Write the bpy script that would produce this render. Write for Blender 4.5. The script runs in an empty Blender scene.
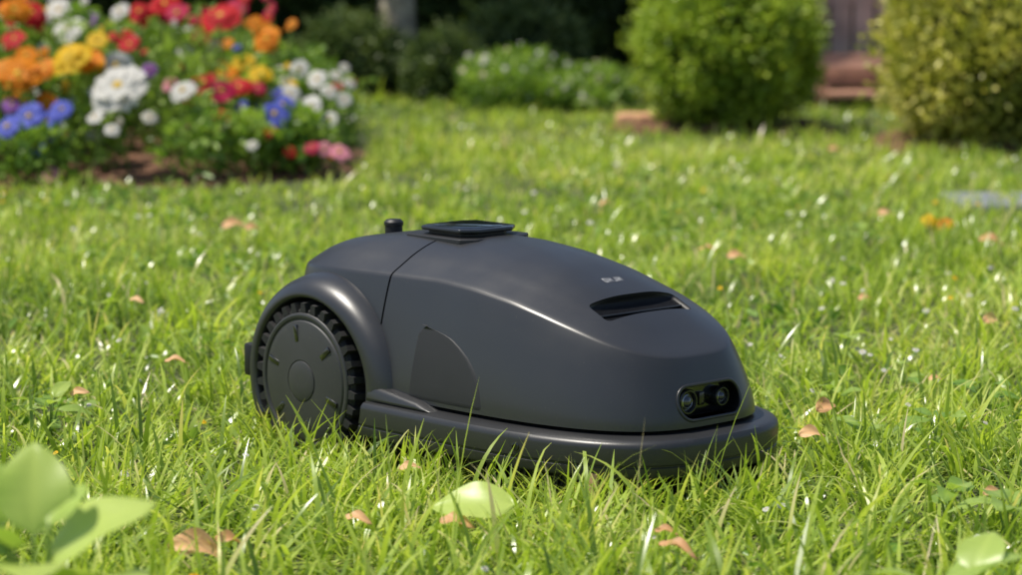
import bpy, math, random
import numpy as np
from mathutils import Vector, Matrix
from mathutils.bvhtree import BVHTree
random.seed(7); rng=np.random.default_rng(11)
sc=bpy.context.scene
sc.view_settings.view_transform='Standard'; sc.view_settings.look='None'; sc.view_settings.exposure=0
R=math.radians
# ------------------------------------------------------------ world/sun/camera
w=bpy.data.worlds.new("World"); sc.world=w; w.use_nodes=True
nt=w.node_tree; nt.nodes.clear()
sky=nt.nodes.new('ShaderNodeTexSky'); sky.sky_type='NISHITA'; sky.sun_disc=False
tosun=Vector((-0.44,0.0,1.0)).normalized()
sky.sun_elevation=math.asin(tosun.z); sky.sun_rotation=math.atan2(tosun.x,tosun.y)%(2*math.pi)
bg=nt.nodes.new('ShaderNodeBackground'); bg.inputs[1].default_value=0.115
out=nt.nodes.new('ShaderNodeOutputWorld'); nt.links.new(sky.outputs[0],bg.inputs[0]); nt.links.new(bg.outputs[0],out.inputs[0])
sd=bpy.data.lights.new("sun","SUN"); sd.energy=5.0; sd.angle=R(0.53); sd.color=(1,.94,.83)
so=bpy.data.objects.new("sun",sd); sc.collection.objects.link(so); so.location=(-5,-5,10)
so.rotation_euler=tosun.to_track_quat('Z','Y').to_euler()
H=0.825
cd=bpy.data.cameras.new("camera"); cd.lens=90; cd.sensor_width=36; cd.clip_start=.05; cd.clip_end=500
cd.dof.use_dof=True; cd.dof.focus_distance=3.88; cd.dof.aperture_fstop=4.0
co=bpy.data.objects.new("camera",cd); sc.collection.objects.link(co); co.location=(0,0,H); co.rotation_euler=(R(90-7.74),0,0); sc.camera=co
# ------------------------------------------------------------ materials
def newmat(name):
    m=bpy.data.materials.new(name); m.use_nodes=True; n=m.node_tree; n.nodes.clear()
    o=n.nodes.new('ShaderNodeOutputMaterial'); p=n.nodes.new('ShaderNodeBsdfPrincipled'); n.links.new(p.outputs[0],o.inputs[0])
    return m,n,p,o
def mat(name,col,rough=.5,var=.15,scale=20,bump=0,bscale=200,metal=0,spec=.5,coat=0,bdist=.001,detail=4,dust=0):
    m,n,p,o=newmat(name)
    tc=n.nodes.new('ShaderNodeTexCoord'); ns=n.nodes.new('ShaderNodeTexNoise'); ns.inputs['Scale'].default_value=scale; ns.inputs['Detail'].default_value=detail
    n.links.new(tc.outputs['Object'],ns.inputs['Vector'])
    r=n.nodes.new('ShaderNodeValToRGB'); r.color_ramp.elements[0].position=.3; r.color_ramp.elements[1].position=.7
    r.color_ramp.elements[0].color=[c*(1-var) for c in col]+[1]; r.color_ramp.elements[1].color=[min(1,c*(1+var)) for c in col]+[1]
    n.links.new(ns.outputs[0],r.inputs[0]); n.links.new(r.outputs[0],p.inputs['Base Color'])
    p.inputs['Roughness'].default_value=rough; p.inputs['Metallic'].default_value=metal; p.inputs['Specular IOR Level'].default_value=spec
    p.inputs['Coat Weight'].default_value=coat; p.inputs['Coat Roughness'].default_value=.15
    if dust:
        n3=n.nodes.new('ShaderNodeTexNoise'); n3.inputs['Scale'].default_value=420; n3.inputs['Detail'].default_value=2
        n4=n.nodes.new('ShaderNodeTexNoise'); n4.inputs['Scale'].default_value=9; n4.inputs['Detail'].default_value=5
        n.links.new(tc.outputs['Object'],n3.inputs['Vector']); n.links.new(tc.outputs['Object'],n4.inputs['Vector'])
        mr=n.nodes.new('ShaderNodeMapRange'); mr.inputs[1].default_value=.70; mr.inputs[2].default_value=.78; n.links.new(n3.outputs[0],mr.inputs[0])
        mx=n.nodes.new('ShaderNodeMixRGB'); mx.inputs[2].default_value=(.16,.14,.10,1); ml=n.nodes.new('ShaderNodeMath'); ml.operation='MULTIPLY'; ml.inputs[1].default_value=dust
        n.links.new(mr.outputs[0],ml.inputs[0]); n.links.new(ml.outputs[0],mx.inputs[0]); n.links.new(r.outputs[0],mx.inputs[1]); n.links.new(mx.outputs[0],p.inputs['Base Color'])
        m2=n.nodes.new('ShaderNodeMapRange'); m2.inputs[1].default_value=.3; m2.inputs[2].default_value=.7; m2.inputs[3].default_value=rough-.04; m2.inputs[4].default_value=rough+.07
        n.links.new(n4.outputs[0],m2.inputs[0]); n.links.new(m2.outputs[0],p.inputs['Roughness'])
    if bump:
        n2=n.nodes.new('ShaderNodeTexNoise'); n2.inputs['Scale'].default_value=bscale; n2.inputs['Detail'].default_value=3
        n.links.new(tc.outputs['Object'],n2.inputs['Vector'])
        b=n.nodes.new('ShaderNodeBump'); b.inputs['Strength'].default_value=bump; b.inputs['Distance'].default_value=bdist
        n.links.new(n2.outputs[0],b.inputs['Height']); n.links.new(b.outputs[0],p.inputs['Normal'])
    return m
def leafmat(name,stops,rough=.4,trans=.35,spec=.5,tcol=1.15):
    m,n,p,o=newmat(name)
    a=n.nodes.new('ShaderNodeAttribute'); a.attribute_name='tint'
    r=n.nodes.new('ShaderNodeValToRGB'); els=r.color_ramp.elements
    while len(els)<len(stops): els.new(.5)
    for e,(ps,c) in zip(els,stops): e.position=ps; e.color=list(c)+[1]
    n.links.new(a.outputs['Fac'],r.inputs[0])
    n.links.new(r.outputs[0],p.inputs['Base Color']); p.inputs['Roughness'].default_value=rough; p.inputs['Specular IOR Level'].default_value=spec
    t=n.nodes.new('ShaderNodeBsdfTranslucent')
    mul=n.nodes.new('ShaderNodeMixRGB'); mul.blend_type='MULTIPLY'; mul.inputs[0].default_value=1; mul.inputs[2].default_value=(1.0*tcol,1.05*tcol,.5*tcol,1)
    n.links.new(r.outputs[0],mul.inputs[1]); n.links.new(mul.outputs[0],t.inputs[0])
    mx=n.nodes.new('ShaderNodeMixShader'); mx.inputs[0].default_value=trans
    n.links.new(p.outputs[0],mx.inputs[1]); n.links.new(t.outputs[0],mx.inputs[2]); n.links.new(mx.outputs[0],o.inputs[0])
    return m
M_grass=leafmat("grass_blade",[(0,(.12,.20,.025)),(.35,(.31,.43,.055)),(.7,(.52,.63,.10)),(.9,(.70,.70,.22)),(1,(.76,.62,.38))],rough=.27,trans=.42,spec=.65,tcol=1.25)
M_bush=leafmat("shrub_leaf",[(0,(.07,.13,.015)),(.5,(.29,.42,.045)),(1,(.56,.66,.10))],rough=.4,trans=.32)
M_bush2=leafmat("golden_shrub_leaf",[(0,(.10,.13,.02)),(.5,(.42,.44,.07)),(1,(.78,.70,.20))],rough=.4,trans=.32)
M_hedge=leafmat("hedge_leaf",[(0,(.02,.045,.012)),(.6,(.08,.13,.03)),(1,(.20,.26,.08))],rough=.45,trans=.25)  # dark leaf tones, shade over the hedge put into the colour
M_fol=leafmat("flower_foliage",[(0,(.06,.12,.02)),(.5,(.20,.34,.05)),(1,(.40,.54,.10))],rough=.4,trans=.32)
M_weed=leafmat("weed_leaf",[(0,(.18,.33,.05)),(1,(.58,.70,.17))],rough=.36,trans=.4)
M_dry=leafmat("dry_leaf",[(0,(.50,.22,.08)),(1,(.85,.52,.26))],rough=.55,trans=.2)
M_soil=mat("mulch_soil",(.18,.085,.045),.9,.5,30,1,60,bdist=.03)
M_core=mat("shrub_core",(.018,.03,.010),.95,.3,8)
M_bark=mat("bark",(.36,.31,.22),.9,.4,12,1,30,bdist=.03)
M_stem=mat("green_stem",(.18,.28,.06),.6,.2,20)
M_body=mat("satin_dark_plastic",(.030,.031,.034),.34,.06,3,.22,1400,metal=.12,spec=.7,bdist=.0003,dust=.5)
M_skirt=mat("skirt_plastic",(.0225,.0230,.0245),.36,.08,4,.25,1200,spec=.6,bdist=.0004,dust=.6)
M_dark=mat("black_plastic",(.010,.010,.011),.5,.1,6,.2,800,bdist=.0005)
M_gloss=mat("gloss_black",(.006,.006,.007),.10,.05,5,coat=.8)
M_plate=mat("plate_black",(.014,.015,.017),.22,.05,5,coat=.3)
M_tyre=mat("tyre_rubber",(.015,.015,.015),.70,.3,30,.5,300,bdist=.001)
M_hub=mat("hub_plastic",(.044,.044,.045),.46,.12,14,.3,900,bdist=.0004,dust=.8)
M_tex=mat("grip_texture",(.019,.019,.021),.55,.1,10,.6,1100,bdist=.0006)
M_chrome=mat("lens_ring",(.3,.3,.31),.25,.05,5,metal=.9)
M_lens=mat("lens_glass",(.03,.03,.045),.04,.1,5,coat=1)
M_copper=mat("copper_bracket",(.50,.30,.18),.45,.2,20,metal=.3)
M_white=mat("white_print",(.5,.5,.5),.5,.05,5)
# ------------------------------------------------------------ mesh helpers
def empty(name,loc=(0,0,0),rotz=0):
    e=bpy.data.objects.new(name,None); sc.collection.objects.link(e); e.location=loc; e.rotation_euler=(0,0,rotz); e.empty_display_size=.1; return e
def obj(name,verts,faces,mt,parent=None,smooth=True,sharp=None):
    me=bpy.data.meshes.new(name); me.from_pydata([tuple(v) for v in verts],[],faces); me.update()
    for m in (mt if isinstance(mt,(list,tuple)) else [mt]): me.materials.append(m)
    ob=bpy.data.objects.new(name,me); sc.collection.objects.link(ob)
    if smooth: me.polygons.foreach_set('use_smooth',[True]*len(me.polygons))
    if sharp: me.set_sharp_from_angle(angle=R(sharp))
    if parent: ob.parent=parent
    return ob
def npmesh(name,V,F,tint,mt,parent=None):
    me=bpy.data.meshes.new(name); nv=len(V); nf=len(F)
    me.vertices.add(nv); me.vertices.foreach_set('co',V.astype(np.float32).ravel())
    me.loops.add(nf*4); me.loops.foreach_set('vertex_index',F.astype(np.int32).ravel())
    me.polygons.add(nf); me.polygons.foreach_set('loop_start',(np.arange(nf)*4).astype(np.int32))
    me.update(calc_edges=True)
    a=me.attributes.new('tint','FLOAT','POINT'); a.data.foreach_set('value',tint.astype(np.float32))
    me.materials.append(mt); me.polygons.foreach_set('use_smooth',np.ones(nf,dtype=bool))
    ob=bpy.data.objects.new(name,me); sc.collection.objects.link(ob)
    if parent: ob.parent=parent
    return ob
def fixnorm(ob):
    import bmesh
    bm=bmesh.new(); bm.from_mesh(ob.data); bmesh.ops.remove_doubles(bm,verts=bm.verts,dist=1e-6); bmesh.ops.recalc_face_normals(bm,faces=bm.faces); bm.to_mesh(ob.data); bm.free()
def bake(ob):
    dg=bpy.context.evaluated_depsgraph_get(); dg.update()
    me=bpy.data.meshes.new_from_object(ob.evaluated_get(dg)); ob.modifiers.clear(); ob.data=me
def cut(ob,cutters,sharp=32):
    for c in cutters:
        m=ob.modifiers.new("b",'BOOLEAN'); m.operation='DIFFERENCE'; m.solver='EXACT'; m.object=c
    bake(ob); ob.data.set_sharp_from_angle(angle=R(sharp))
def rm(obs):
    for c in obs: bpy.data.objects.remove(c)
def box(name,cx,cy,cz,sx,sy,sz,mt,parent=None,bev=.003,rot=None,seg=2):
    vs=[(x*sx/2,y*sy/2,z*sz/2) for x in(-1,1) for y in(-1,1) for z in(-1,1)]
    fs=[(0,1,3,2),(4,6,7,5),(0,4,5,1),(2,3,7,6),(0,2,6,4),(1,5,7,3)]
    M=Matrix.Translation((cx,cy,cz))@(rot if rot is not None else Matrix())
    ob=obj(name,[Vector(v) for v in vs],fs,mt,parent,smooth=True)
    if bev:
        m=ob.modifiers.new("bev",'BEVEL'); m.width=bev; m.segments=seg; bake(ob)
    ob.data.transform(M)
    ob.data.polygons.foreach_set('use_smooth',[True]*len(ob.data.polygons)); ob.data.set_sharp_from_angle(angle=R(40))
    return ob
def revolve(name,prof,mt,parent,axis='y',c=(0,0,0),n=64,sharp=35,sgn=1):
    V=[];F=[]
    for r,h in prof:
        for i in range(n):
            a=2*math.pi*i/n; x=r*math.cos(a); z=r*math.sin(a)
            if axis=='y': V.append((c[0]+x,c[1]+h*sgn,c[2]+z))
            elif axis=='z': V.append((c[0]+x,c[1]+z,c[2]+h))
            else: V.append((c[0]+h*sgn,c[1]+x,c[2]+z))
    for j in range(len(prof)-1):
        for i in range(n):
            F.append((j*n+i,j*n+(i+1)%n,(j+1)*n+(i+1)%n,(j+1)*n+i))
    F.append(tuple(range(n))); F.append(tuple((len(prof)-1)*n+i for i in range(n)))
    ob=obj(name,V,F,mt,parent); fixnorm(ob); ob.data.polygons.foreach_set('use_smooth',[True]*len(ob.data.polygons)); ob.data.set_sharp_from_angle(angle=R(sharp)); return ob
_gr={}
def vnoise(x,y,scale,seed=0):
    if seed not in _gr: _gr[seed]=np.random.default_rng(seed+100).random((256,256))
    g=_gr[seed]; x=x*scale+1000; y=y*scale+1000
    xi=np.floor(x).astype(int); yi=np.floor(y).astype(int); fx=x-xi; fy=y-yi
    fx=fx*fx*(3-2*fx); fy=fy*fy*(3-2*fy); a=xi%256;b=(xi+1)%256;c=yi%256;d=(yi+1)%256
    return (g[a,c]*(1-fx)+g[b,c]*fx)*(1-fy)+(g[a,d]*(1-fx)+g[b,d]*fx)*fy
# ------------------------------------------------------------ ROBOT MOWER
ang=R(47); C0=(-0.167,4.25)
mower=empty("robot_lawn_mower",(C0[0],C0[1],-.004),-ang)
u=(math.cos(ang),-math.sin(ang)); rr=(-math.sin(ang),-math.cos(ang))
SC=.25; ZB=.115
sS=np.array([-.3,-.145,-.08,0,.14,.26,.34,.42,.48,.54,.60,.66,.8]); sZ=np.array([.340,.345,.350,.353,.356,.357,.349,.334,.316,.294,.268,.243,.18])
sd_=np.linspace(-.3,.8,441); zd_=np.interp(sd_,sS,sZ); ker=np.exp(-np.linspace(-2.5,2.5,29)**2); ker/=ker.sum()
zp=np.pad(zd_,14,mode='edge'); zd_=np.convolve(zp,ker,mode='valid')
def Zc(s): return np.interp(s,sd_,zd_)
tab=np.array([[0,1,1],[.12,.990,.997],[.30,.955,.985],[.50,.900,.965],[.66,.845,.945],[.75,.808,.93],[.775,.792,.923],[.79,.772,.91],[.81,.73,.885],[.85,.64,.83],[.90,.525,.75],[.95,.375,.62],[.98,.24,.43],[.996,.12,.21],[1,.0,.0]])
def catmull(P,n):
    o=[]; m=len(P)
    for i in range(m-1):
        p0=P[max(i-1,0)];p1=P[i];p2=P[i+1];p3=P[min(i+2,m-1)]
        for k in range(n):
            t=k/n; o.append(.5*((2*p1)+(-p0+p2)*t+(2*p0-5*p1+4*p2-p3)*t*t+(-p0+3*p1-3*p2+p3)*t**3))
    o.append(P[-1]); return np.array(o)
def hull(name,off,zb,mt):
    T=catmull(tab,7); T[:,0]=np.clip(T[:,0],0,1); T=T[:-1]; NS=240; V=[];F=[]
    ph=np.linspace(0,2*np.pi,NS,endpoint=False)+.003; ph=ph-.12*np.sin(4*ph)
    for v,ks,kf in T:
        c=np.cos(ph); s_=np.sin(ph)
        nf=np.where(c>0,3.1,4.6)
        af=np.where(c>0,.440-off,.395-off)
        ac=np.abs(c)**(2/nf)
        S=SC+af*np.where(c>0,kf,kf**.6)*np.sign(c)*ac
        kse=np.where(c>0,ks,ks**(1-.55*ac))
        Tt=(.209-off)*kse*np.sign(s_)*np.abs(s_)**(2/nf)
        z=zb+v*(Zc(S)-off-zb)
        V+=list(zip(S,Tt,z))
    nr=len(T)
    for j in range(nr-1):
        for i in range(NS): F.append((j*NS+i,j*NS+(i+1)%NS,(j+1)*NS+(i+1)%NS,(j+1)*NS+i))
    F.append(tuple(range(NS))[::-1])
    V.append((SC,0,float(Zc(SC))-off)); ti=len(V)-1
    for i in range(NS): F.append(((nr-1)*NS+i,(nr-1)*NS+(i+1)%NS,ti))
    ob=obj(name,V,F,mt,None); fixnorm(ob); return ob
hood=hull("hood",0,ZB,[M_body,M_dark])
core=hull("inner_hull",.006,ZB+.002,M_dark)
hood_ref=BVHTree.FromPolygons([v.co.copy() for v in hood.data.vertices],[tuple(p.vertices) for p in hood.data.polygons],epsilon=1e-6)
def cast(o,d):
    o=Vector(o); d=Vector(d)
    for k in range(6):
        h=hood_ref.ray_cast(o+Vector((k*.00037,k*.00029,k*.00031)),d)
        if h[0] is not None: return h[0],(h[1] if h[1].dot(d)<0 else -h[1])
    h=hood_ref.find_nearest(o+d*.8); return h[0],h[1]
def cutcyl(y0,y1,r,c):
    return revolve("cutter",[(r,y0),(r,y1)],M_dark,None,'y',c,64)
wellL=cutcyl(.140,.4,.148,(.006,0,.12)); wellR=cutcyl(-.4,-.140,.148,(.006,0,.12))
seam=box("cutter",.150,0,.3,.0038,.6,.5,M_dark,None,bev=0)
rs=Matrix.Rotation(R(24),4,'Y')
slot=box("cutter",.543,0,.291,.050,.188,.05,M_dark,None,bev=.009,rot=rs,seg=3)
CZ=.150
def stadium(name,s,y,z,L,h,d,mt,parent,n=16):
    V=[];F=[]; pts=[]
    for i in range(n+1):
        a=-math.pi/2+math.pi*i/n; pts.append((L/2-h/2+h/2*math.cos(a),h/2*math.sin(a)))
    for i in range(n+1):
        a=math.pi/2+math.pi*i/n; pts.append((-L/2+h/2+h/2*math.cos(a),h/2*math.sin(a)))
    m=len(pts); lay=[-d/2,d/2]
    for dx in lay:
        for p in pts: V.append((s+dx,y+p[0],z+p[1]))
    for i in range(m): F.append((i,(i+1)%m,m+(i+1)%m,m+i))
    F.append(tuple(range(m))); F.append(tuple(m+i for i in range(m)))
    ob=obj(name,V,F,mt,parent); fixnorm(ob); ob.data.polygons.foreach_set('use_smooth',[True]*len(ob.data.polygons)); ob.data.set_sharp_from_angle(angle=R(35)); return ob
camc=stadium("cutter",.682,.0,CZ,.136,.050,.05,M_dark,None)
cut(hood,[wellL,wellR,seam,slot,camc]); cut(core,[wellL,wellR,slot,camc])
hood.parent=mower; core.parent=mower
def ringsolid(name,prof,mt,af,ar,w,n=3.1,NS=200):
    ph=np.linspace(0,2*np.pi,NS,endpoint=False); ph=ph-.12*np.sin(4*ph); V=[];F=[]
    c=np.cos(ph); s_=np.sin(ph)
    for d,z in prof:
        a=np.where(c>0,af-d,ar-d)
        S=SC+a*np.sign(c)*np.abs(c)**(2/n); T=(w-d)*np.sign(s_)*np.abs(s_)**(2/n)
        V+=[(S[i],T[i],z) for i in range(NS)]
    for j in range(len(prof)-1):
        for i in range(NS): F.append((j*NS+i,j*NS+(i+1)%NS,(j+1)*NS+(i+1)%NS,(j+1)*NS+i))
    F.append(tuple(range(NS))); F.append(tuple((len(prof)-1)*NS+i for i in range(NS)))
    ob=obj(name,V,F,mt,None); fixnorm(ob); return ob
skirt=ringsolid("skirt",[(.03,.05),(.004,.050),(.001,.052),(0,.056),(0,.066),(.0015,.0675),(.0015,.069),(-.001,.071),(-.002,.095),(-.001,.100),(.003,.1045),(.010,.1065),(.024,.1085),(.033,.109),(.06,.113)],[M_skirt,M_dark],.472,.40,.238)
cut(skirt,[wellL,wellR]); skirt.parent=mower
rm([wellL,wellR,seam,slot,camc])
for k,(ds,nm) in enumerate([(-.012,'vent_louvre_1'),(.009,'vent_louvre_2')]):
    cx=.543+ds*math.cos(R(24)); cz=.266-ds*math.sin(R(24))
    box(nm,cx,0,cz-.004,.003,.176,.014,M_body,mower,bev=.001,rot=Matrix.Rotation(R(72),4,'Y'))
def onhood(s,y,off=.001):
    p,n=cast((s,y,1),(0,0,-1)); return p+n*off
V=[];F=[]
def mark(s0,y0,s1,y1):
    b=len(V); V.extend([onhood(s0,y0,.0006),onhood(s1,y0,.0006),onhood(s1,y1,.0006),onhood(s0,y1,.0006)]); F.append((b,b+1,b+2,b+3))
for k in range(4):
    y=.016-k*.010
    mark(.470,y,.4815,y-.0013)
    if k!=1: mark(.470,y-.0055,.4815,y-.0068)
    if k%2==0: mark(.475,y-.0013,.4763,y-.0055)
    elif k==1: mark(.4800,y-.0013,.4815,y-.0065)
    else: mark(.470,y-.0013,.4713,y-.0055); mark(.480,y-.0013,.4813,y-.0055)
obj("printed_logo",V,F,M_white,mower,smooth=False)
stadium("camera_window",.655,0,CZ,.133,.047,.006,M_gloss,mower)
def tube_stadium(name,s,y,z,L,h,rad,mt,parent,n=20):
    pts=[]
    for i in range(n+1):
        a=-math.pi/2+math.pi*i/n; pts.append((L/2-h/2+h/2*math.cos(a),h/2*math.sin(a),math.cos(a),math.sin(a)))
    for i in range(n+1):
        a=math.pi/2+math.pi*i/n; pts.append((-L/2+h/2+h/2*math.cos(a),h/2*math.sin(a),math.cos(a),math.sin(a)))
    V=[];F=[];m=len(pts);k=10
    for p in pts:
        for j in range(k):
            b=2*math.pi*j/k; V.append((s(p[0],p[1])+rad*.8*math.sin(b),y+p[0]+p[2]*rad*math.cos(b),z+p[1]+p[3]*rad*math.cos(b)))
    for i in range(m):
        for j in range(k): F.append((i*k+j,i*k+(j+1)%k,((i+1)%m)*k+(j+1)%k,((i+1)%m)*k+j))
    return obj(name,V,F,mt,parent)
def fronts(y,z):
    return cast((1,y,CZ+z),(-1,0,0))[0].x
tube_stadium("camera_bezel",fronts,0,CZ,.136,.050,.0028,M_skirt,mower)
for nm,y,r in (("lens_a",-.038,.0195),("lens_b",.036,.0150)):
    revolve(nm+"_barrel",[(r,0),(r,.016),(r*.92,.018),(r*.8,.018),(r*.7,.012),(r*.62,.0115)],M_plate,mower,'x',(.655,y,CZ),40)
    revolve(nm+"_ring",[(r*.60,.0),(r*.60,.0145),(r*.52,.0155),(r*.48,.0145)],M_chrome,mower,'x',(.655,y,CZ),40)
    revolve(nm+"_glass",[(r*.47,.0),(r*.47,.0145),(r*.35,.0170),(r*.15,.0185),(r*.02,.019)],M_lens,mower,'x',(.655,y,CZ),32)
box("sensor_eye",.660,.0,CZ,.008,.012,.02,M_plate,mower,bev=.002)
for side,nm in ((-1,'side_grip'),(1,'side_grip_far')):
    V=[];F=[];nz=30;nsn=26
    for i in range(nz+1):
        tz=i/nz; z=.120+tz*(.236-.120)
        s1=.402-.105*tz**3-.02*tz - .045*max(0,tz-.85)/.15*max(0,tz-.85)/.15
        s0=.232+.008*tz+.022*(max(0,tz-.85)/.15)**2
        for j in range(nsn+1):
            s=s0+(s1-s0)*j/nsn
            p,n_=cast((s,side*1,z),(0,-side,0))
            e=min(j,nsn-j,i,nz-i); V.append(p+n_*(.0011 if e>0 else -.0005))
    for i in range(nz):
        for j in range(nsn): a=i*(nsn+1)+j; F.append((a,a+1,a+nsn+2,a+nsn+1))
    obj(nm,V,F,M_tex,mower)
def fender(side):
    prof=[(.134,.10),(.134,.200),(.1345,.222),(.137,.2265),(.141,.2275),(.148,.2270),(.155,.2245),(.161,.219),(.166,.210),(.170,.195),(.173,.175),(.176,.14),(.180,.10)]
    V=[];F=[];n=80;m=len(prof)
    for i in range(n+1):
        th=R(-26)+ (R(210)-R(-26))*i/n
        c=math.cos(th); s_=math.sin(th)
        for j,(r,y) in enumerate(prof):
            k=min(1,max(0,(r-.141)/(.180-.141)))
            ex=1+.10*max(0,c)+.12*k*max(0,c)**1.5*max(0,1-abs(s_)*.9)
            ex2=1-.02*k*max(0,-c)
            yy=y-.016*k*max(0,s_)**2
            V.append((r*c*ex*ex2,side*yy,.12+r*s_*(1+.02*k)))
    for i in range(n):
        for j in range(m): F.append((i*m+j,i*m+(j+1)%m,(i+1)*m+(j+1)%m,(i+1)*m+j))
    F.append(tuple(range(m))); F.append(tuple(n*m+j for j in range(m)))
    ob=obj("fender",V,F,M_body,mower); fixnorm(ob); ob.data.polygons.foreach_set('use_smooth',[True]*len(ob.data.polygons)); ob.data.set_sharp_from_angle(angle=R(50)); return ob
fender(-1); fender(1)
for sd1 in (-1,1):
    V=[(.150,.150,.107),(.31,.17,.107),(.31,.2300,.107),(.150,.2300,.107),(.152,.15,.142),(.270,.19,.120),(.270,.2265,.118),(.152,.2255,.132)]
    ob=obj("side_sill",[(a,b*sd1,c) for a,b,c in V],[(0,1,2,3),(4,5,6,7),(0,1,5,4),(1,2,6,5),(2,3,7,6),(3,0,4,7)],M_skirt,mower); fixnorm(ob)
    m=ob.modifiers.new("b",'BEVEL'); m.width=.006; m.segments=3; bake(ob); ob.data.polygons.foreach_set('use_smooth',[True]*len(ob.data.polygons)); ob.data.set_sharp_from_angle(angle=R(45))
    box("rear_clip",-.160,.200*sd1,.135,.022,.05,.055,M_dark,mower,bev=.005)
    c=(0,0,.12); dy=.010
    revolve("tyre",[(.09,.155),(.112,.158),(.118,.165),(.118,.220),(.114,.226),(.104,.227)],M_tyre,mower,'y',c,96,30,sd1)
    V=[];F=[]; nl=30
    for i in range(nl):
        for half in (0,1):
            a0=2*math.pi*(i+.5*half)/nl; wd=.52*math.pi/nl
            y0,y1=((.160,.196),(.190,.230))[half]
            b=len(V)
            for y in (y0,y1):
                for (r,da) in ((.112,-wd*1.2),(.131,-wd*.7),(.131,wd*.7),(.112,wd*1.2)):
                    sk=(y-.195)*.7
                    rr_=r-(.004 if (y>.225 or y<.165) and r>.12 else 0)
                    V.append((rr_*math.cos(a0+da+sk),sd1*y,.12+rr_*math.sin(a0+da+sk)))
            F+= [(b,b+1,b+2,b+3),(b+4,b+5,b+6,b+7),(b,b+1,b+5,b+4),(b+1,b+2,b+6,b+5),(b+2,b+3,b+7,b+6)]
    ob=obj("tyre_lugs",V,F,M_tyre,mower,smooth=False); fixnorm(ob)
    hp=[(.111,.20),(.111,.2195),(.110,.2212),(.107,.2222),(.103,.2215),(.1015,.2190),(.0995,.2190),(.097,.2215),(.085,.2240),(.05,.2262),(.0350,.2270),(.0345,.2256),(.0332,.2256),(.0325,.2276),(.028,.2290),(.01,.2295),(.001,.2295)]
    revolve("hub_cap",[(r,h+dy) for r,h in hp],M_hub,mower,'y',c,96,24,sd1)
    for k,aa in enumerate((35,95,155,215,275,335)):
        a=R(aa+6); r0=.078
        box("hub_slot_%d"%(k+1),r0*math.cos(a),sd1*(.2240+dy),.12+r0*math.sin(a),.028,.0038,.0095,M_gloss,mower,bev=.0014,rot=Matrix.Rotation(-a,4,'Y'))
def prism(name,pts,z0,z1,mt,bev=.002):
    n=len(pts); V=[(a,b,z0) for a,b in pts]+[(a,b,z1) for a,b in pts]
    F=[tuple(range(n))[::-1],tuple(range(n,2*n))]+[(i,(i+1)%n,n+(i+1)%n,n+i) for i in range(n)]
    ob=obj(name,V,F,mt,mower); m=ob.modifiers.new("b",'BEVEL'); m.width=bev; m.segments=3; bake(ob)
    ob.data.polygons.foreach_set('use_smooth',[True]*len(ob.data.polygons)); ob.data.set_sharp_from_angle(angle=R(40)); return ob
hx=lambda cx,a,b,ch:[(cx-a,-b+ch),(cx-a+ch*.6,-b),(cx+a-ch,-b),(cx+a,-b+ch*1.2),(cx+a,b-ch*1.2),(cx+a-ch,b),(cx-a+ch*.6,b),(cx-a,b-ch)]
PX=.145
prism("top_plate_base",hx(PX,.080,.076,.02),.325,.3555,M_dark,.002)
prism("top_plate_pedestal",hx(PX,.054,.050,.018),.353,.362,M_dark,.002)
prism("top_plate",hx(PX+.002,.064,.062,.022),.362,.3690,M_plate,.003)
prism("top_plate_inlay",hx(PX+.002,.048,.047,.018),.3685,.3700,M_gloss,.0008)
revolve("stop_knob",[(.015,.32),(.015,.352),(.0165,.354),(.0165,.359),(.012,.363),(.001,.3635)],M_dark,mower,'z',(-.045,.0,0),32)
box("rear_panel",-.150,0,.17,.02,.2,.09,M_dark,mower,bev=.006)
def skirtpt(s):
    c=abs((s-SC)/.474); y=-.240*(1-c**3.1)**(1/3.1); return s,y
for k,s in enumerate((.50,)):
    x,y=skirtpt(s); nrm=Vector((.35,-1,0)).normalized()
    ob=revolve("skirt_screw",[(.006,-.004),(.006,.0015),(.0045,.002),(.0035,-.0005),(.001,-.0005)],M_gloss,mower,'z',(0,0,0),24)
    ob.data.transform(Matrix.Translation((x,y,.084))@nrm.to_track_quat('Z','Y').to_matrix().to_4x4())
prism("chassis",[(-.12,-.12),(.55,-.17),(.64,-.10),(.64,.10),(.55,.17),(-.12,.12)],.022,.052,M_dark,.006)
for k,(s,y) in enumerate(((.585,-.150),(.585,.150))):
    revolve("caster_wheel",[(.030,-.014),(.034,-.010),(.034,.010),(.030,.014)],M_tyre,mower,'y',(s,y,.034),40)
    box("caster_bracket",s+.040,y-.040,.035,.018,.006,.044,M_copper,mower,bev=.001)
    box("caster_fork",s,y,.055,.05,.04,.02,M_dark,mower,bev=.004)
V=[];F=[]
for i in range(420):
    ph=random.uniform(-1.75,1.75); c=math.cos(ph); s_=math.sin(ph)
    S=SC+.435*math.copysign(abs(c)**(2/2.9),c); T=.210*math.copysign(abs(s_)**(2/2.9),s_); dx=random.uniform(-.012,.012); b=len(V); ww=.003
    V+=[(S-ww,T,.055),(S+ww,T,.055),(S+dx+.001,T+dx,.010),(S+dx-.001,T+dx,.010)]; F.append((b,b+1,b+2,b+3))
obj("brush_bristles",V,F,M_dark,mower,smooth=False)
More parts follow.
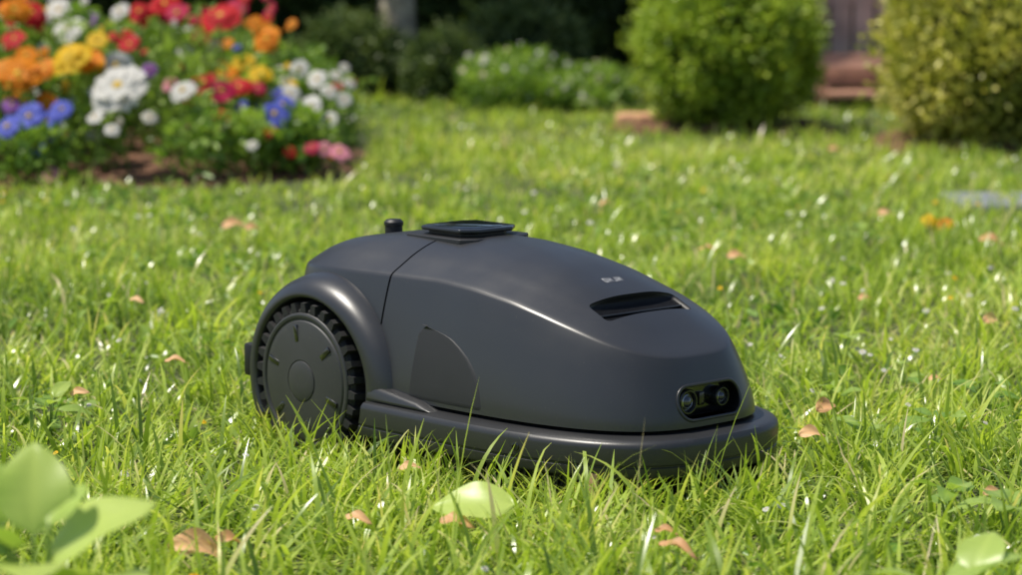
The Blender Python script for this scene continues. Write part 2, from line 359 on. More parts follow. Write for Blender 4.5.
# ------------------------------------------------------------ GROUND
gx=np.concatenate([[-200,-60],np.linspace(-14,14,113),[60,200]]); gy=np.concatenate([[-100,-20],np.linspace(-2,20,89),[60,250]])
GX,GY=np.meshgrid(gx,gy,indexing='ij'); GZ=(vnoise(GX,GY,1.6,1)-.5)*.012*(np.abs(GX)<13)
V=np.stack([GX.ravel(),GY.ravel(),GZ.ravel()-.004],1); ni,nj=GX.shape
I=np.arange(ni-1)[:,None]*nj+np.arange(nj-1)[None,:]; I=I.ravel(); F=np.stack([I,I+nj,I+nj+1,I+1],1)
M_ground=mat("lawn_ground",(.075,.095,.028),.9,.5,14,1,60,bdist=.02)
npmesh("lawn_ground",V,F,np.zeros(len(V)),M_ground)
# ------------------------------------------------------------ GRASS
def blades(x,y,L,wd,th0,curl,tint,nseg,az=None):
    n=len(x); az=rng.uniform(0,2*np.pi,n) if az is None else az
    dx=np.cos(az);dy=np.sin(az); tw=rng.normal(0,.5,n); sx=-np.sin(az+tw); sy=np.cos(az+tw)
    px=x.copy();py=y.copy();pz=np.zeros(n)-.004
    prof=np.interp(np.linspace(0,1,nseg+1),[0,.3,.7,1],[.75,1,.7,.06])
    Vs=[]; Ts=[]
    for k in range(nseg+1):
        hw=wd*prof[k]*.5
        Vs.append(np.stack([px-sx*hw,py-sy*hw,pz],1)); Vs.append(np.stack([px+sx*hw,py+sy*hw,pz],1))
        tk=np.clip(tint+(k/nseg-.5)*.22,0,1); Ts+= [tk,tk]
        th=np.minimum(th0+curl*(k+.5)/nseg,2.3)
        st=L/nseg; px=px+dx*np.sin(th)*st; py=py+dy*np.sin(th)*st; pz=np.maximum(pz+np.cos(th)*st,.004)
    V=np.stack(Vs,1).reshape(-1,3); m=2*(nseg+1)
    b=np.arange(n)*m; F=np.concatenate([np.stack([b+2*k,b+2*k+1,b+2*k+3,b+2*k+2],1) for k in range(nseg)])
    return V,F,np.stack(Ts,1).ravel()
def local(x,y):
    ds=x-C0[0]; dt=y-C0[1]; return ds*u[0]+dt*u[1], ds*rr[0]+dt*rr[1]
acc=[[],[],[]]; off=0
def addb(V,F,t):
    global off
    acc[0].append(V);acc[1].append(F+off);acc[2].append(t);off+=len(V)
def zone(y0,y1,hw0,hw1,dens,Lm,wm,nseg,lean=.5):
    n=int((y1-y0)*(hw0+hw1)*dens)
    y=rng.uniform(y0,y1,n); hw=hw0+(hw1-hw0)*(y-y0)/(y1-y0); x=rng.uniform(-1,1,n)*max(hw0,hw1); k=np.abs(x)<hw; x=x[k];y=y[k]; n=len(x)
    cl=vnoise(x,y,11,3); big=vnoise(x,y,2.6,4); keep=rng.random(n)<(.12+.7*cl+.45*big)
    keep&=~((x<-.55)&(y>8.5+.25*np.maximum(0,x+1.0))&(y<11.2))
    x=x[keep];y=y[keep];cl=cl[keep];big=big[keep];n=len(x)
    L=Lm*(.5+.8*rng.random(n))*(.35+1.2*cl)*(.6+.8*big)
    st=rng.random(n)<.07; L=np.where(st,L*1.6,L)
    wd=wm*rng.uniform(.5,1.6,n)
    th0=np.abs(rng.normal(0,lean,n)); th0=np.minimum(th0,1.5); curl=np.abs(rng.normal(.8,.6,n))
    az=rng.uniform(0,2*np.pi,n); dirn=vnoise(x,y,4.5,6)*2*np.pi*2.5; az=np.where(rng.random(n)<.55,dirn+rng.normal(0,.7,n),az)
    tint=np.clip(-.10+.45*vnoise(x,y,3.3,7)+.32*vnoise(x,y,.9,8)+.28*(cl)+rng.normal(0,.17,n),0,.88)
    dry=rng.random(n)<.05; tint=np.where(dry,rng.uniform(.93,1,n),tint)
    s,t=local(x,y)
    inside=(np.abs((s-.27)/.45)**3+np.abs(t/.222)**3)<1
    wheel=(np.abs(s)<.075)&(np.abs(np.abs(t)-.195)<.04)
    L=np.where(inside|wheel,np.minimum(L,.014),L)
    near=(np.abs((s-.27)/.49)**3+np.abs(t/.27)**3)<1
    L=np.where(near&~inside,np.minimum(L,.072),L)
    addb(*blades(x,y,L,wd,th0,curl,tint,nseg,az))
zone(2.4,3.2,.8,.95,5000,.082,.0050,5,.75)
zone(3.2,5.0,.95,1.35,8000,.076,.0046,5,.75)
zone(5.0,7.5,1.35,1.95,4600,.068,.0058,3,.75)
zone(7.5,10.5,2.2,2.8,2500,.058,.0080,3,.65)
zone(10.5,15.5,3.0,3.8,1300,.048,.011,2,.6)
n=50000; x=rng.uniform(-9,9,n); y=rng.uniform(0,16,n); k=(np.abs(x)>.25*y+.6)|(y<2.4); x=x[k];y=y[k]; n=len(x)
addb(*blades(x,y,rng.uniform(.03,.07,n),rng.uniform(.006,.013,n),np.abs(rng.normal(0,.5,n)),rng.uniform(0,1,n),np.clip(rng.normal(.45,.18,n),0,1),2))
for (n,y0,y1,hw,l0,l1) in ((1500,2.75,3.55,.85,.10,.18),(6000,2.7,4.9,1.15,.07,.15),(3200,4.9,7.6,1.9,.07,.12)):
    x=rng.uniform(-hw,hw,n); y=rng.uniform(y0,y1,n); s,t=local(x,y); m=vnoise(x,y,6,12)
    k=((np.abs((s-.27)/.53)**3+np.abs(t/.31)**3)>1)&(rng.random(n)<.2+1.1*m); x=x[k];y=y[k];n=len(x)
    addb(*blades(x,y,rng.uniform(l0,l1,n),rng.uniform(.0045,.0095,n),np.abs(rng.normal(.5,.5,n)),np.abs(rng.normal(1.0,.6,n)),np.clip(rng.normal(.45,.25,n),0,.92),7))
n=1700; s=rng.uniform(-.20,.82,n); t=rng.uniform(-.05,.32,n)
q=(np.abs((s-.27)/.475)**3.1+np.abs(t/.25)**3.1); ok=(q>1)&(q<1.7); s=s[ok];t=t[ok]; n=len(s)
x=C0[0]+s*u[0]+t*rr[0]; y=C0[1]+s*u[1]+t*rr[1]
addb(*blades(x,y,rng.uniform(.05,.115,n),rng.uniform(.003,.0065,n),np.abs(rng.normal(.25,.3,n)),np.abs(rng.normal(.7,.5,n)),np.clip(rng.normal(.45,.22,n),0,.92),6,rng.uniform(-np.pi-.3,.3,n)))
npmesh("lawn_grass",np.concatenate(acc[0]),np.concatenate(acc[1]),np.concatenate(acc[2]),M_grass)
# ------------------------------------------------------------ LEAF MASS
def leaves(P,D,size,asp,tint,rnd=.75):
    n=len(P); d=D+rng.normal(0,rnd,(n,3)); d/=np.linalg.norm(d,axis=1,keepdims=True)
    a=rng.normal(0,1,(n,3)); s=np.cross(d,a); s/=np.linalg.norm(s,axis=1,keepdims=True); nn=np.cross(s,d)
    L=size[:,None]; W=L*asp
    b=P; r1=P+d*L*.35+s*W*.5+nn*L*.1; r2=P+d*L*.72+s*W*.38+nn*L*.08; t=P+d*L-nn*L*.1; l2=P+d*L*.72-s*W*.38+nn*L*.08; l1=P+d*L*.35-s*W*.5+nn*L*.1
    V=np.stack([b,r1,r2,t,l2,l1],1).reshape(-1,3); k=np.arange(n)*6
    F=np.concatenate([np.stack([k,k+1,k+2,k+3],1),np.stack([k,k+3,k+4,k+5],1)])
    return V,F,np.repeat(tint,6)
n=22000; y=2.6+rng.random(n)**.8*6.5; x=rng.uniform(-1,1,n)*(.25*y+.3); m=vnoise(x,y,2.2,31)*.6+vnoise(x,y,7,32)*.5
s,t=local(x,y); k=(rng.random(n)<np.clip((m-.55)*2.6,0,.8))&((np.abs((s-.27)/.50)**3+np.abs(t/.28)**3)>1); x=x[k];y=y[k];n=len(x)
P=np.stack([x,y,rng.uniform(.008,.040,n)],1); ph=rng.uniform(0,6.28,n); D=np.stack([np.cos(ph),np.sin(ph),np.full(n,.25)],1)
V,F,tt=leaves(P,D,rng.uniform(.010,.026,n)*(1+.06*y),.65,np.clip(rng.normal(.25,.22,n),0,1),.35); npmesh("clover_patch",V,F,tt,M_weed)
def sphdir(n):
    d=rng.normal(0,1,(n,3)); return d/np.linalg.norm(d,axis=1,keepdims=True)
def taper(name,pts,rads,mt,parent,n=10):
    P=catmull(np.array(pts,float),6) if len(pts)>2 else np.array(pts,float); RR=np.interp(np.linspace(0,1,len(P)),np.linspace(0,1,len(rads)),rads)
    V=[];F=[]
    for i,p in enumerate(P):
        d=P[min(i+1,len(P)-1)]-P[max(i-1,0)]; d=Vector(d).normalized(); a=d.orthogonal().normalized() if abs(d.z)<.9 else Vector((1,0,0)); a=(a-d*a.dot(d)).normalized(); b=d.cross(a)
        for j in range(n):
            t=2*math.pi*j/n; q=RR[i]*(1+.08*math.sin(3*t+i*.7)); V.append(Vector(p)+a*math.cos(t)*q+b*math.sin(t)*q)
    for i in range(len(P)-1):
        for j in range(n): F.append((i*n+j,i*n+(j+1)%n,(i+1)*n+(j+1)%n,(i+1)*n+j))
    F.append(tuple((len(P)-1)*n+j for j in range(n)))
    return obj(name,V,F,mt,parent)
def shrub(name,c,rx,ry,rz,ncl,npl,lsize,mt,stems=True,clr=.16,loose=.12,zmin=.04):
    e=empty(name,(c[0],c[1],0))
    cd_=sphdir(ncl); lump=1+.07*np.sin(cd_[:,0]*5+c[0])*np.sin(cd_[:,2]*6+1)+.05*np.sin(cd_[:,1]*9+cd_[:,0]*7)
    rad=lump*(1-loose*rng.random(ncl)**1.5*1.6+rng.normal(0,.03,ncl)); sc_=np.array([rx,ry,rz])
    CC=cd_*rad[:,None]*sc_; ctint=rng.normal(0,.20,ncl)
    idx=np.repeat(np.arange(ncl),npl); n=len(idx)
    P=CC[idx]+rng.normal(0,1,(n,3))*clr*min(rx,rz)*.55
    P[:,2]+=c[2]; k=P[:,2]>zmin; P=P[k]; idx=idx[k]; n=len(P)
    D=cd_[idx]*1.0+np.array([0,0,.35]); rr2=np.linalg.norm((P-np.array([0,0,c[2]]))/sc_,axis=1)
    tint=np.clip(.24+.55*np.clip((rr2-.75)/.4,0,1)+.12*cd_[idx][:,2]+ctint[idx]+rng.normal(0,.12,n),0,1)  # leaf tone lighter outward and upward, light and shade put into the colour
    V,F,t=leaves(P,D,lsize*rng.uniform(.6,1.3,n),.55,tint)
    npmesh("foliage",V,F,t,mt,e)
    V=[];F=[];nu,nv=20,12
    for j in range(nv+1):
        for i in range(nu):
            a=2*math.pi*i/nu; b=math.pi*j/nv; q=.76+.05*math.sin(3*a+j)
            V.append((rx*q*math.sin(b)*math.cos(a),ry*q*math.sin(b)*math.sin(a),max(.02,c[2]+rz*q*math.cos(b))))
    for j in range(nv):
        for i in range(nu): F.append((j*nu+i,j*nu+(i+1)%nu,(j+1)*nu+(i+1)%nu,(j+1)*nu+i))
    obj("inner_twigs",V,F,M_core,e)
    if stems:
        for k in range(5):
            a=random.uniform(0,6.28); taper("stem_%d"%(k+1),[(0.05*math.cos(a),.05*math.sin(a),-.02),(.1*math.cos(a),.1*math.sin(a),c[2]*.5),(.3*rx*math.cos(a),.3*ry*math.sin(a),c[2])],[.016,.013,.008],M_bark,e,8)
    return e
def px(X,Y,d):
    return (X-512)/2560*d
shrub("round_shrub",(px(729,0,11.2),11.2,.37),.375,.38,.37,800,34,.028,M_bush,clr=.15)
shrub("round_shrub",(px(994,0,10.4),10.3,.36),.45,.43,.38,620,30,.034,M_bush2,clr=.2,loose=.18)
shrub("small_shrub",(px(446,0,13.2),13.2,.16),.20,.2,.19,260,26,.03,M_hedge,clr=.25)
shrub("small_shrub",(px(352,0,13.4),13.5,.18),.26,.2,.22,260,26,.035,M_hedge,clr=.3)
shrub("small_shrub",(px(525,0,13.9),13.9,.2),.28,.2,.26,260,26,.035,M_hedge,clr=.3)
def hedge(name,x0,x1,y,h,n,ls,mt):
    e=empty(name,(0,0,0))
    x=rng.uniform(x0,x1,n); z=rng.uniform(0,1,n)**1.4*h
    bulge=.5*vnoise(x,z,1.5,21)+.25*vnoise(x,z,5,22)
    P=np.stack([x,y-bulge+rng.uniform(-.03,.12,n),z+.02],1); D=np.tile(np.array([0,-1,.35]),(n,1))
    t=np.clip(-.05+1.05*vnoise(x,z,4,23)+rng.normal(0,.18,n),0,1)
    V,F,tt=leaves(P,D,ls*rng.uniform(.6,1.4,n),.55,t); npmesh("foliage",V,F,tt,mt,e)
    box("inner_mass",(x0+x1)/2,y+.45,h/2,(x1-x0),.7,h,M_core,e,bev=.1)  # near-black core stands in for shade in the leaf gaps
hedge("background_hedge",-7,1.55,15.4,2.0,52000,.06,M_hedge)
hedge("background_hedge",1.55,8,16.6,2.0,16000,.07,M_hedge)
def tree(name,x,y,r,h,crx,crz,cz,n,lean=0):
    e=empty(name,(x,y,0))
    taper("trunk",[(0,0,-.05),(.02,0,.4),(lean*.4,.03,h*.5),(lean,0,h)],[r*1.45,r*1.05,r*.85,r*.5],M_bark,e,14)
    for k in range(7):
        a=k*2.4; q=(lean+math.cos(a)*crx*.7,math.sin(a)*crx*.7,cz+random.uniform(-.3,.5)*crz)
        taper("limb_%d"%(k+1),[(lean*.8,0,h*.75),((lean+q[0])/2,q[1]/2,(h+q[2])/2+.1),q],[r*.45,r*.3,r*.08],M_bark,e,8)
    ncl=200; d=sphdir(ncl); C=d*(.55+.5*rng.random((ncl,1)))*np.array([crx,crx,crz])+np.array([lean,0,cz])
    idx=np.repeat(np.arange(ncl),n//ncl); P=C[idx]+rng.normal(0,.16,(len(idx),3))
    V,F,t=leaves(P,d[idx],.11*rng.uniform(.6,1.3,len(idx)),.55,np.clip(rng.normal(.5,.2,len(idx)),0,1)); npmesh("crown",V,F,t,M_hedge,e)
tree("garden_tree",px(395,0,13.8),13.9,.095,2.4,1.1,.9,3.3,6000)
tree("garden_tree",-4.4,13.8,.12,2.6,1.6,1.2,3.6,12000)
# ------------------------------------------------------------ fence + deck
M_fence=mat("fence_wood",(.50,.36,.31),.8,.3,6,.6,40,bdist=.003)
M_deck=mat("deck_wood",(.40,.20,.13),.7,.3,8,.6,50,bdist=.003)
fe=empty("wooden_fence")
for k in range(34):
    box("board_%d"%(k+1),1.62+k*.128,14.6+random.uniform(-.004,.004),.98,.112,.022,1.9,M_fence,fe,bev=.003)
for k in range(3): box("post_%d"%(k+1),2.45+k*1.9,14.5,1.0,.09,.09,2.0,M_fence,fe,bev=.006)
box("rail_1",3.7,14.632,.5,4.3,.03,.08,M_fence,fe); box("rail_2",3.7,14.632,1.5,4.3,.03,.08,M_fence,fe)
dk=empty("wooden_deck")
for k in range(10): box("deck_board_%d"%(k+1),3.15,12.95+k*.146,.185,3.3,.138,.028,M_deck,dk,bev=.003)
box("deck_fascia",3.15,12.86,.145,3.3,.025,.10,M_deck,dk)
box("deck_step",3.15,12.65,.07,3.2,.26,.03,M_deck,dk)
for k in range(6): box("deck_leg_%d"%(k+1),1.56+k*.62,12.8,.045,.07,.07,.11,M_deck,dk)
def bed(name,pts,h,parent=None):
    c=np.mean(pts,0); V=[];F=[];rings=9
    P=catmull(np.array(pts+[pts[0]]),8)[:-1]; n=len(P)
    for j in range(rings):
        k=1-j/rings
        for p in P:
            x,y=c+(p-c)*k*(1+(random.uniform(-.04,.04) if j<2 else 0)); V.append((x,y,.002+h*math.sin(min(1,(1-k)*2.5)*math.pi/2)+ (random.uniform(-.01,.018) if j else -.01)))
    V.append((c[0],c[1],h)); 
    for j in range(rings-1):
        for i in range(n): F.append((j*n+i,j*n+(i+1)%n,(j+1)*n+(i+1)%n,(j+1)*n+i))
    for i in range(n): F.append(((rings-1)*n+i,(rings-1)*n+(i+1)%n,len(V)-1))
    return obj(name,V,F,M_soil,parent)
bed("mulch_bed",[(1.40,10.05),(2.0,9.85),(2.9,9.9),(3.1,11),(2.4,11.4),(1.6,11.0)],.03)
bed("mulch_bed",[(.46,11.05),(.9,10.88),(1.4,11.0),(1.45,11.6),(.9,11.8),(.45,11.5)],.025)
# ------------------------------------------------------------ FLOWERS
fcols={'red':(.78,.02,.03),'crimson':(.64,.015,.09),'orange':(1.0,.34,.01),'yellow':(1.0,.66,.02),'white':(.92,.90,.84),'blue':(.14,.18,.75),'pink':(.95,.38,.48),'purple':(.38,.13,.55),'cream':(.92,.84,.6)}
fm={k:leafmat("petal_"+k,[(0,tuple(c*.6 for c in v)),(1,v)],rough=.6,trans=.38,spec=.25,tcol=1) for k,v in fcols.items()}
for k,m in fm.items():
    for n_ in m.node_tree.nodes:
        if n_.type=='MIX_RGB': n_.inputs[2].default_value=(1,1,1,1)
M_eye=mat("flower_eye",(.65,.42,.03),.7,.3,60)
def reset():
    global fl,eyeV,eyeF,stemsV,stemsF
    fl={k:[[],[],[]] for k in fcols}; eyeV=[];eyeF=[];stemsV=[];stemsF=[]
reset()
def blossom(kind,c,r,nrm,npet=5,layers=2,flat=1.0):
    nrm=Vector(nrm).normalized(); a=nrm.orthogonal().normalized(); b=nrm.cross(a); V,F,T=fl[kind]
    c=Vector(c)
    for l in range(layers):
        for p in range(npet):
            th=2*math.pi*(p+.5*l)/npet+random.uniform(-.18,.18); rl=r*(1-.34*l)*random.uniform(.82,1.12)
            d=a*math.cos(th)+b*math.sin(th); s=nrm.cross(d); base=len(V); wd=rl*.62*5/npet*1.1
            tn=random.uniform(.4,1); cup=random.uniform(.2,.5)
            for i in range(5):
                q=i/4; ww=wd*(.25,.72,1.0,.92,.45)[i]
                for j in (-2,-1,0,1,2):
                    h=r*(.06+.14*l)+rl*(cup*q-.42*q*q)*flat+r*.09*math.sin(j*2.3+p*1.7+i)*(q>.4)
                    V.append(c+d*(rl*(q-.06*abs(j)*q+(.05*math.sin(j*3+p) if i==4 else 0)))+s*(ww*j/2)+nrm*h); T.append(tn*(.25+.75*q))
            for i in range(4):
                for j in range(4): k=base+i*5+j; F.append((k,k+1,k+6,k+5))
    base=len(eyeV)
    for j,(rr_,h) in enumerate(((.16,.10),(.13,.24),(.05,.30))):
        for i in range(8): t=math.pi*i/4; eyeV.append(c+(a*math.cos(t)+b*math.sin(t))*r*rr_*1.2+nrm*(r*h))
    for j in range(2):
        for i in range(8): eyeF.append((base+j*8+i,base+j*8+(i+1)%8,base+(j+1)*8+(i+1)%8,base+(j+1)*8+i))
    eyeF.append(tuple(base+16+i for i in range(8)))
def stem(c,g):
    c=Vector(c); g=Vector(g); b=len(stemsV); m=(c+g)/2+Vector((random.uniform(-.03,.03),0,0))
    for p in (g,m,c):
        for k in range(4): t=math.pi*k/2; stemsV.append(p+Vector((math.cos(t)*.004,math.sin(t)*.004,0)))
    for j in range(2):
        for k in range(4): stemsF.append((b+j*4+k,b+j*4+(k+1)%4,b+(j+1)*4+(k+1)%4,b+(j+1)*4+k))
def flush(parent,eyes="blossom_eyes"):
    for k,(V,F,T) in fl.items():
        if V: npmesh("blossoms_"+k,np.array([tuple(v) for v in V]),np.array(F),np.array(T),fm[k],parent)
    obj(eyes,eyeV,eyeF,M_eye,parent)
    if stemsV: obj("stems",stemsV,stemsF,M_stem,parent)
    reset()
bedE=empty("flower_bed")
pt=R(7.74)
def world(pxx,pyy,d):
    vy=(288-pyy)/2560; fy=math.cos(pt)+vy*math.sin(pt); fz=-math.sin(pt)+vy*math.cos(pt); k=d/fy
    return ((pxx-512)/2560*k, d, H+fz*k)
lst=[('orange',18,77,24,8.75),('yellow',70,60,21,8.8),('orange',88,62,17,8.85),('white',120,90,32,8.7),('white',70,30,16,9.3),('white',60,12,16,9.5),('orange',14,12,18,9.3),('red',32,14,15,9.4),
('red',165,6,16,9.6),('crimson',178,14,13,9.5),('red',222,18,20,9.5),('orange',268,40,14,9.5),('yellow',245,62,12,9.3),('yellow',262,75,12,9.2),('red',205,84,15,9.1),('crimson',222,92,14,9.0),('red',240,88,12,9.1),('red',218,120,12,8.8),
('white',300,70,11,9.4),('white',290,95,12,9.2),('white',312,108,13,9.1),('white',318,80,11,9.3),('cream',300,125,10,9.0),('blue',275,115,14,8.9),('blue',284,105,11,8.95),('yellow',270,130,8,8.85),
('blue',30,118,16,8.6),('blue',8,128,16,8.58),('blue',48,122,13,8.6),('blue',35,148,11,8.56),('purple',12,105,10,8.7),('pink',340,153,12,8.85),('pink',325,150,8,8.85),('crimson',313,148,8,8.85),
('white',95,118,9,8.65),('white',112,130,8,8.62),('white',60,128,7,8.6),('pink',52,175,9,8.5),('red',130,45,11,9.2),('yellow',100,35,11,9.4),('purple',90,20,11,9.6),('white',185,55,12,9.5),('white',150,118,8,8.8),('orange',240,75,11,9.3),('red',190,100,9,9.0),
('white',330,120,9,9.1),('yellow',225,70,10,9.4),('cream',265,95,10,9.2),('orange',45,70,13,8.8),('red',15,40,13,9.2),('blue',62,110,11,8.65),('white',290,82,10,9.4),('orange',262,30,11,9.7),('crimson',235,10,13,9.8),('red',140,12,12,9.7),('crimson',200,40,10,9.6),('white',120,12,10,9.7),('white',345,100,8,9.2),('white',330,92,8,9.2),('pink',170,85,8,9.0),('purple',150,70,8,9.1)]
for kind,a,b_,rp,d in lst:
    c=world(a,b_,d); r=rp/2560*d
    nrm=(random.uniform(-.5,.3),-1,random.uniform(.5,1.2)); np_=5 if rp>13 else random.choice((5,6))
    blossom(kind,c,r*1.05,nrm,np_,2 if kind in('yellow','orange','white','red') and rp>11 else 1)
    stem((c[0],c[1]+.01,c[2]),(c[0]+random.uniform(-.06,.06),c[1]+random.uniform(.05,.2),.02))
    if rp>10 :
        for q in range(3):
            c2=(c[0]+random.uniform(-1,1)*r*2.6,c[1]+random.uniform(0,.3),c[2]+random.uniform(-1.4,1.2)*r)
            blossom(kind,c2,r*random.uniform(.3,.6),(random.uniform(-.6,.5),-1,random.uniform(.1,1.2)),5,1); stem(c2,(c2[0],c2[1]+.05,.02))
kinds=['red','crimson','white','white','yellow','pink','orange','blue','purple','white']
for k in range(280):
    x=random.uniform(-3.2,-.62); y=random.uniform(8.7,11.0); top=.18+.42*min(1,max(.1,(-x-.45)/.9))
    if y<9.2: top*=.65
    if x>-1.75 and random.random()<.4: continue
    c=(x,y,random.uniform(.35,1)*top); blossom(random.choice(kinds),c,random.uniform(.010,.030),(random.uniform(-.4,.4),-1,random.uniform(.2,1.4)),5,1); stem(c,(x,y+.05,.02))
flush(bedE)
bed("mulch",[(-3.4,8.6),(-2.4,8.5),(-1.7,8.5),(-1.1,8.6),(-.70,8.85),(-.55,9.3),(-.6,10.2),(-.9,11.0),(-2,11.3),(-3.4,11.2)],.05,bedE)
Vv=[];Ff=[];Tt=[];o_=0
for k in range(230):
    x=random.uniform(-3.3,-.64); y=random.uniform(8.56,11.0)
    if x>-1.0: y=max(y,8.8+(x+1.0)*.6)
    top=(.16+.38*min(1,max(0,(-x-.5)/.75)))*random.uniform(.6,1.05)*min(1,.46+(y-8.6)*.8); rad=random.uniform(.06,.13); n=180
    if .08<(-x-1.15)<.2 and y<8.85 : top*=.35
    ph=rng.uniform(0,6.28,n); q=rng.random(n)**.5; zz=rng.random(n)**.7
    P=np.stack([x+rad*q*np.cos(ph)*(1.15-zz*.5),y+rad*q*np.sin(ph)*(1.15-zz*.5),.02+zz*top],1)
    D=np.stack([np.cos(ph)*.6,np.sin(ph)*.6-.2,np.full(n,.5)],1)
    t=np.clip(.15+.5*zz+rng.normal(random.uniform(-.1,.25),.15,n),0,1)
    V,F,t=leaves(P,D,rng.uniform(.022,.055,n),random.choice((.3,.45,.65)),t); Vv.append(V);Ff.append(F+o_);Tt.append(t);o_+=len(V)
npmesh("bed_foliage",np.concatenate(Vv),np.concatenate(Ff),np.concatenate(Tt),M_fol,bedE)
fb=empty("flower_border")
Vv=[];Ff=[];Tt=[];o_=0
for k in range(38):
    x=random.uniform(px(478,0,12.5),px(625,0,12.5)); y=random.uniform(12.3,13.0); top=random.uniform(.08,.26)*(1.1 if x<.3 else .8); n=150
    ph=rng.uniform(0,6.28,n); zz=rng.random(n)**.7; rad=.09; q=rng.random(n)**.5
    P=np.stack([x+rad*q*np.cos(ph),y+rad*q*np.sin(ph),.0+zz*top],1); D=np.stack([np.cos(ph)*.6,np.sin(ph)*.6-.2,np.full(n,.7)],1)
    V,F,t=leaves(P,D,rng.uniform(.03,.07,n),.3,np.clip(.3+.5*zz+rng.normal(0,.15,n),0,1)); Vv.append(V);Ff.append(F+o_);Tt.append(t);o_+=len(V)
    for j in range(3): blossom(random.choice(('white','cream','white')),(x+random.uniform(-.08,.08),y-.05,top*random.uniform(.6,1.15)),random.uniform(.008,.020),(random.uniform(-.4,.4),-1,.6),5,1)
npmesh("foliage",np.concatenate(Vv),np.concatenate(Ff),np.concatenate(Tt),M_fol,fb)
flush(fb)
mg=empty("marigold")
for a,b_,rp,z in ((931,221,9,.085),(947,225,10,.08),(938,229,7,.07)):
    c=world(a,b_,6.9); blossom('yellow' if rp<10 else 'orange',c,rp/2560*6.9,(0,-.8,1),7,2); stem(c,(c[0],c[1]+.02,0))
flush(mg)
dz=empty("lawn_daisies")
for k in range(210):
    y=random.uniform(2.9,9.0); x=random.uniform(-1,1)*(.22*y+.2); s,t=local(x,y)
    if abs((s-.27)/.5)**3+abs(t/.29)**3<1: continue
    if random.random()>vnoise(np.array([x]),np.array([y]),1.3,41)[0]*1.3: continue
    c=(x,y,random.uniform(.04,.065)); blossom(random.choice(('white','white','white','yellow')),c,random.uniform(.003,.0065)*(1+.05*y),(random.uniform(-.5,.5),-.5,1),5,1); 
flush(dz)
M_stone=mat("slate_stone",(.20,.22,.23),.75,.3,12,.6,60,bdist=.004)
box("stepping_stone",1.68,7.95,.002,.62,.40,.05,M_stone,None,bev=.012,seg=3)
M_terra=mat("terracotta",(.6,.32,.18),.8,.25,12,.6,40,bdist=.004)
box("terracotta_tile",px(638,0,11.6),11.4,.03,.20,.16,.06,M_terra,None,bev=.02,seg=3)
# ------------------------------------------------------------ individual leaves
def bigleaf(name,loc,L,W,az,pitch,roll,mt,tint,bend=.5,fold=.25,wav=.0,parent=None):
    nu,nv=14,8; V=[];T=[]
    for i in range(nu+1):
        q=i/nu; ww=W*.5*(math.sin(math.pi*min(1,q**.8))**.75+.001) if q<1 else .0005
        ths=bend*q
        x=L*math.sin(ths)/bend; z0=-L*(1-math.cos(ths))/bend
        for j in range(nv+1):
            v=(j/nv-.5)*2; z=z0+abs(v)*ww*fold+wav*W*math.sin(q*9+v*3)*abs(v)
            V.append((x,v*ww,z)); T.append(min(1,max(0,tint+.15*(1 if j==nv//2 else 0)+.06*math.sin(q*40)*(abs(v)))))
    F=[(i*(nv+1)+j,i*(nv+1)+j+1,(i+1)*(nv+1)+j+1,(i+1)*(nv+1)+j) for i in range(nu) for j in range(nv)]
    M=Matrix.Translation(loc)@Matrix.Rotation(az,4,'Z')@Matrix.Rotation(-pitch,4,'Y')@Matrix.Rotation(roll,4,'X')
    V=[M@Vector(v) for v in V]
    return npmesh(name,np.array([tuple(v) for v in V]),np.array(F),np.array(T),mt,parent)
def gpos(a,b_,z=.03):
    dn=(b_-288)/2560; k=(H-z)/(math.sin(pt)+dn*math.cos(pt)); y=k*(math.cos(pt)-dn*math.sin(pt)); return ((a-512)/2560*k,y,z)
dl=[(168,548,.085),(215,541,.05),(440,522,.05),(222,228,.075),(245,229,.05),(165,362,.045),(800,436,.05),(818,412,.055),(728,258,.06),(980,240,.075),(985,322,.05),(20,487,.04),(400,470,.035),(345,518,.04),(660,545,.055),(860,300,.04),(655,532,.035),(985,495,.03),(130,300,.035),(930,380,.03),(70,395,.035),(700,250,.05),(600,205,.05),(880,215,.06),(830,150,.07)]
for (a,b_,L) in dl:
    p=gpos(a,b_,.068); bigleaf("dry_leaf",p,L,L*.5,random.uniform(-.6,.6),random.uniform(.1,.5),random.uniform(.1,.8),M_dry,random.uniform(.3,.95),bend=1.0,fold=.4,wav=.12)
p=gpos(516,506,.085); bigleaf("fallen_green_leaf",p,.115,.068,R(176),.15,-.55,M_weed,.95,bend=.5,fold=.12,wav=.04)
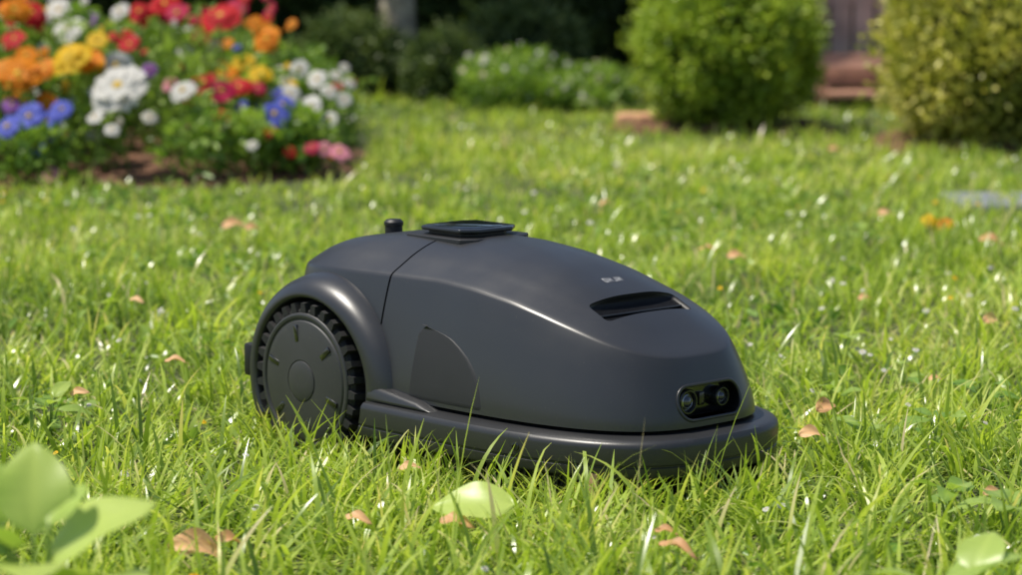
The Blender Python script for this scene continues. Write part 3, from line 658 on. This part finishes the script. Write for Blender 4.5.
def weed(name,base,n,L,W,h,tint=.5,stem_r=.002):
    e=empty(name,(base[0],base[1],0))
    for k in range(n):
        a=2*math.pi*k/n+random.uniform(-.4,.4); hh=h*random.uniform(.6,1.1); r=L*.25
        q=(r*math.cos(a),r*math.sin(a),hh); taper("stalk_%d"%(k+1),[(0,0,0),(q[0]*.5,q[1]*.5,hh*.6),q],[stem_r,stem_r*.9,stem_r*.6],M_stem,e,6)
        bigleaf("leaf_%d"%(k+1),q,L*random.uniform(.7,1.15),W*random.uniform(.8,1.15),a,random.uniform(.1,.7),random.uniform(-.4,.4),M_weed,tint+random.uniform(-.25,.3),bend=.7,fold=.15,wav=.05,parent=e)
for (a,b_,n,L,W,h,t) in ((845,372,4,.060,.034,.07,.7),(905,395,4,.05,.02,.05,.4),(985,420,6,.055,.028,.06,.3),(950,540,6,.06,.034,.07,.5),(1010,560,6,.065,.04,.08,.4),(95,330,6,.055,.026,.06,.6),(50,440,6,.055,.024,.07,.5),(870,460,6,.055,.024,.06,.5),(940,455,5,.06,.03,.07,.3),(835,420,5,.045,.022,.06,.5),(640,180,5,.06,.03,.05,.5),(70,270,6,.06,.03,.05,.6),(560,200,5,.06,.03,.05,.5),(870,250,6,.06,.03,.05,.4)):
    weed("broadleaf_weed",gpos(a,b_,0),n,L,W,h,t-.1)
def plant(x0,y0,sc_,spec):
    fp=empty("broadleaf_plant",(x0,y0,0))
    for k,(x,z,L,W,a,pc,tn) in enumerate(spec):
        taper("stalk_%d"%(k+1),[(0,0,0),(x*.5,0,z*.6),(x,0,z)],[.004,.003,.002],M_stem,fp,6)
        bigleaf("leaf_%d"%(k+1),(x,0,z),L*sc_,W*sc_,R(a),pc,random.uniform(-.3,.3),M_weed,tn,bend=.6,fold=.12,wav=.03,parent=fp)
plant(-.470,2.46,1.2,((.0,.245,.085,.062,95,1.25,.75),(-.025,.225,.10,.065,165,.45,.5),(.015,.220,.10,.080,8,.75,.95),(.015,.255,.05,.04,50,.9,.6),(-.03,.255,.08,.05,140,1.1,.5),(-.01,.21,.10,.07,-75,.45,.9),(.0,.205,.09,.06,200,.3,.4),(.03,.195,.10,.075,-35,.45,.85),(-.02,.23,.09,.055,-120,.7,.4),(.0,.185,.09,.06,-100,.2,.3)))
plant(.475,2.72,1.05,((0,.13,.09,.06,10,.6,.5),(-.01,.125,.09,.055,165,.4,.6),(.0,.115,.08,.05,-70,.3,.3),(.03,.14,.07,.05,60,.8,.7),(.02,.125,.08,.06,-30,.4,.4)))
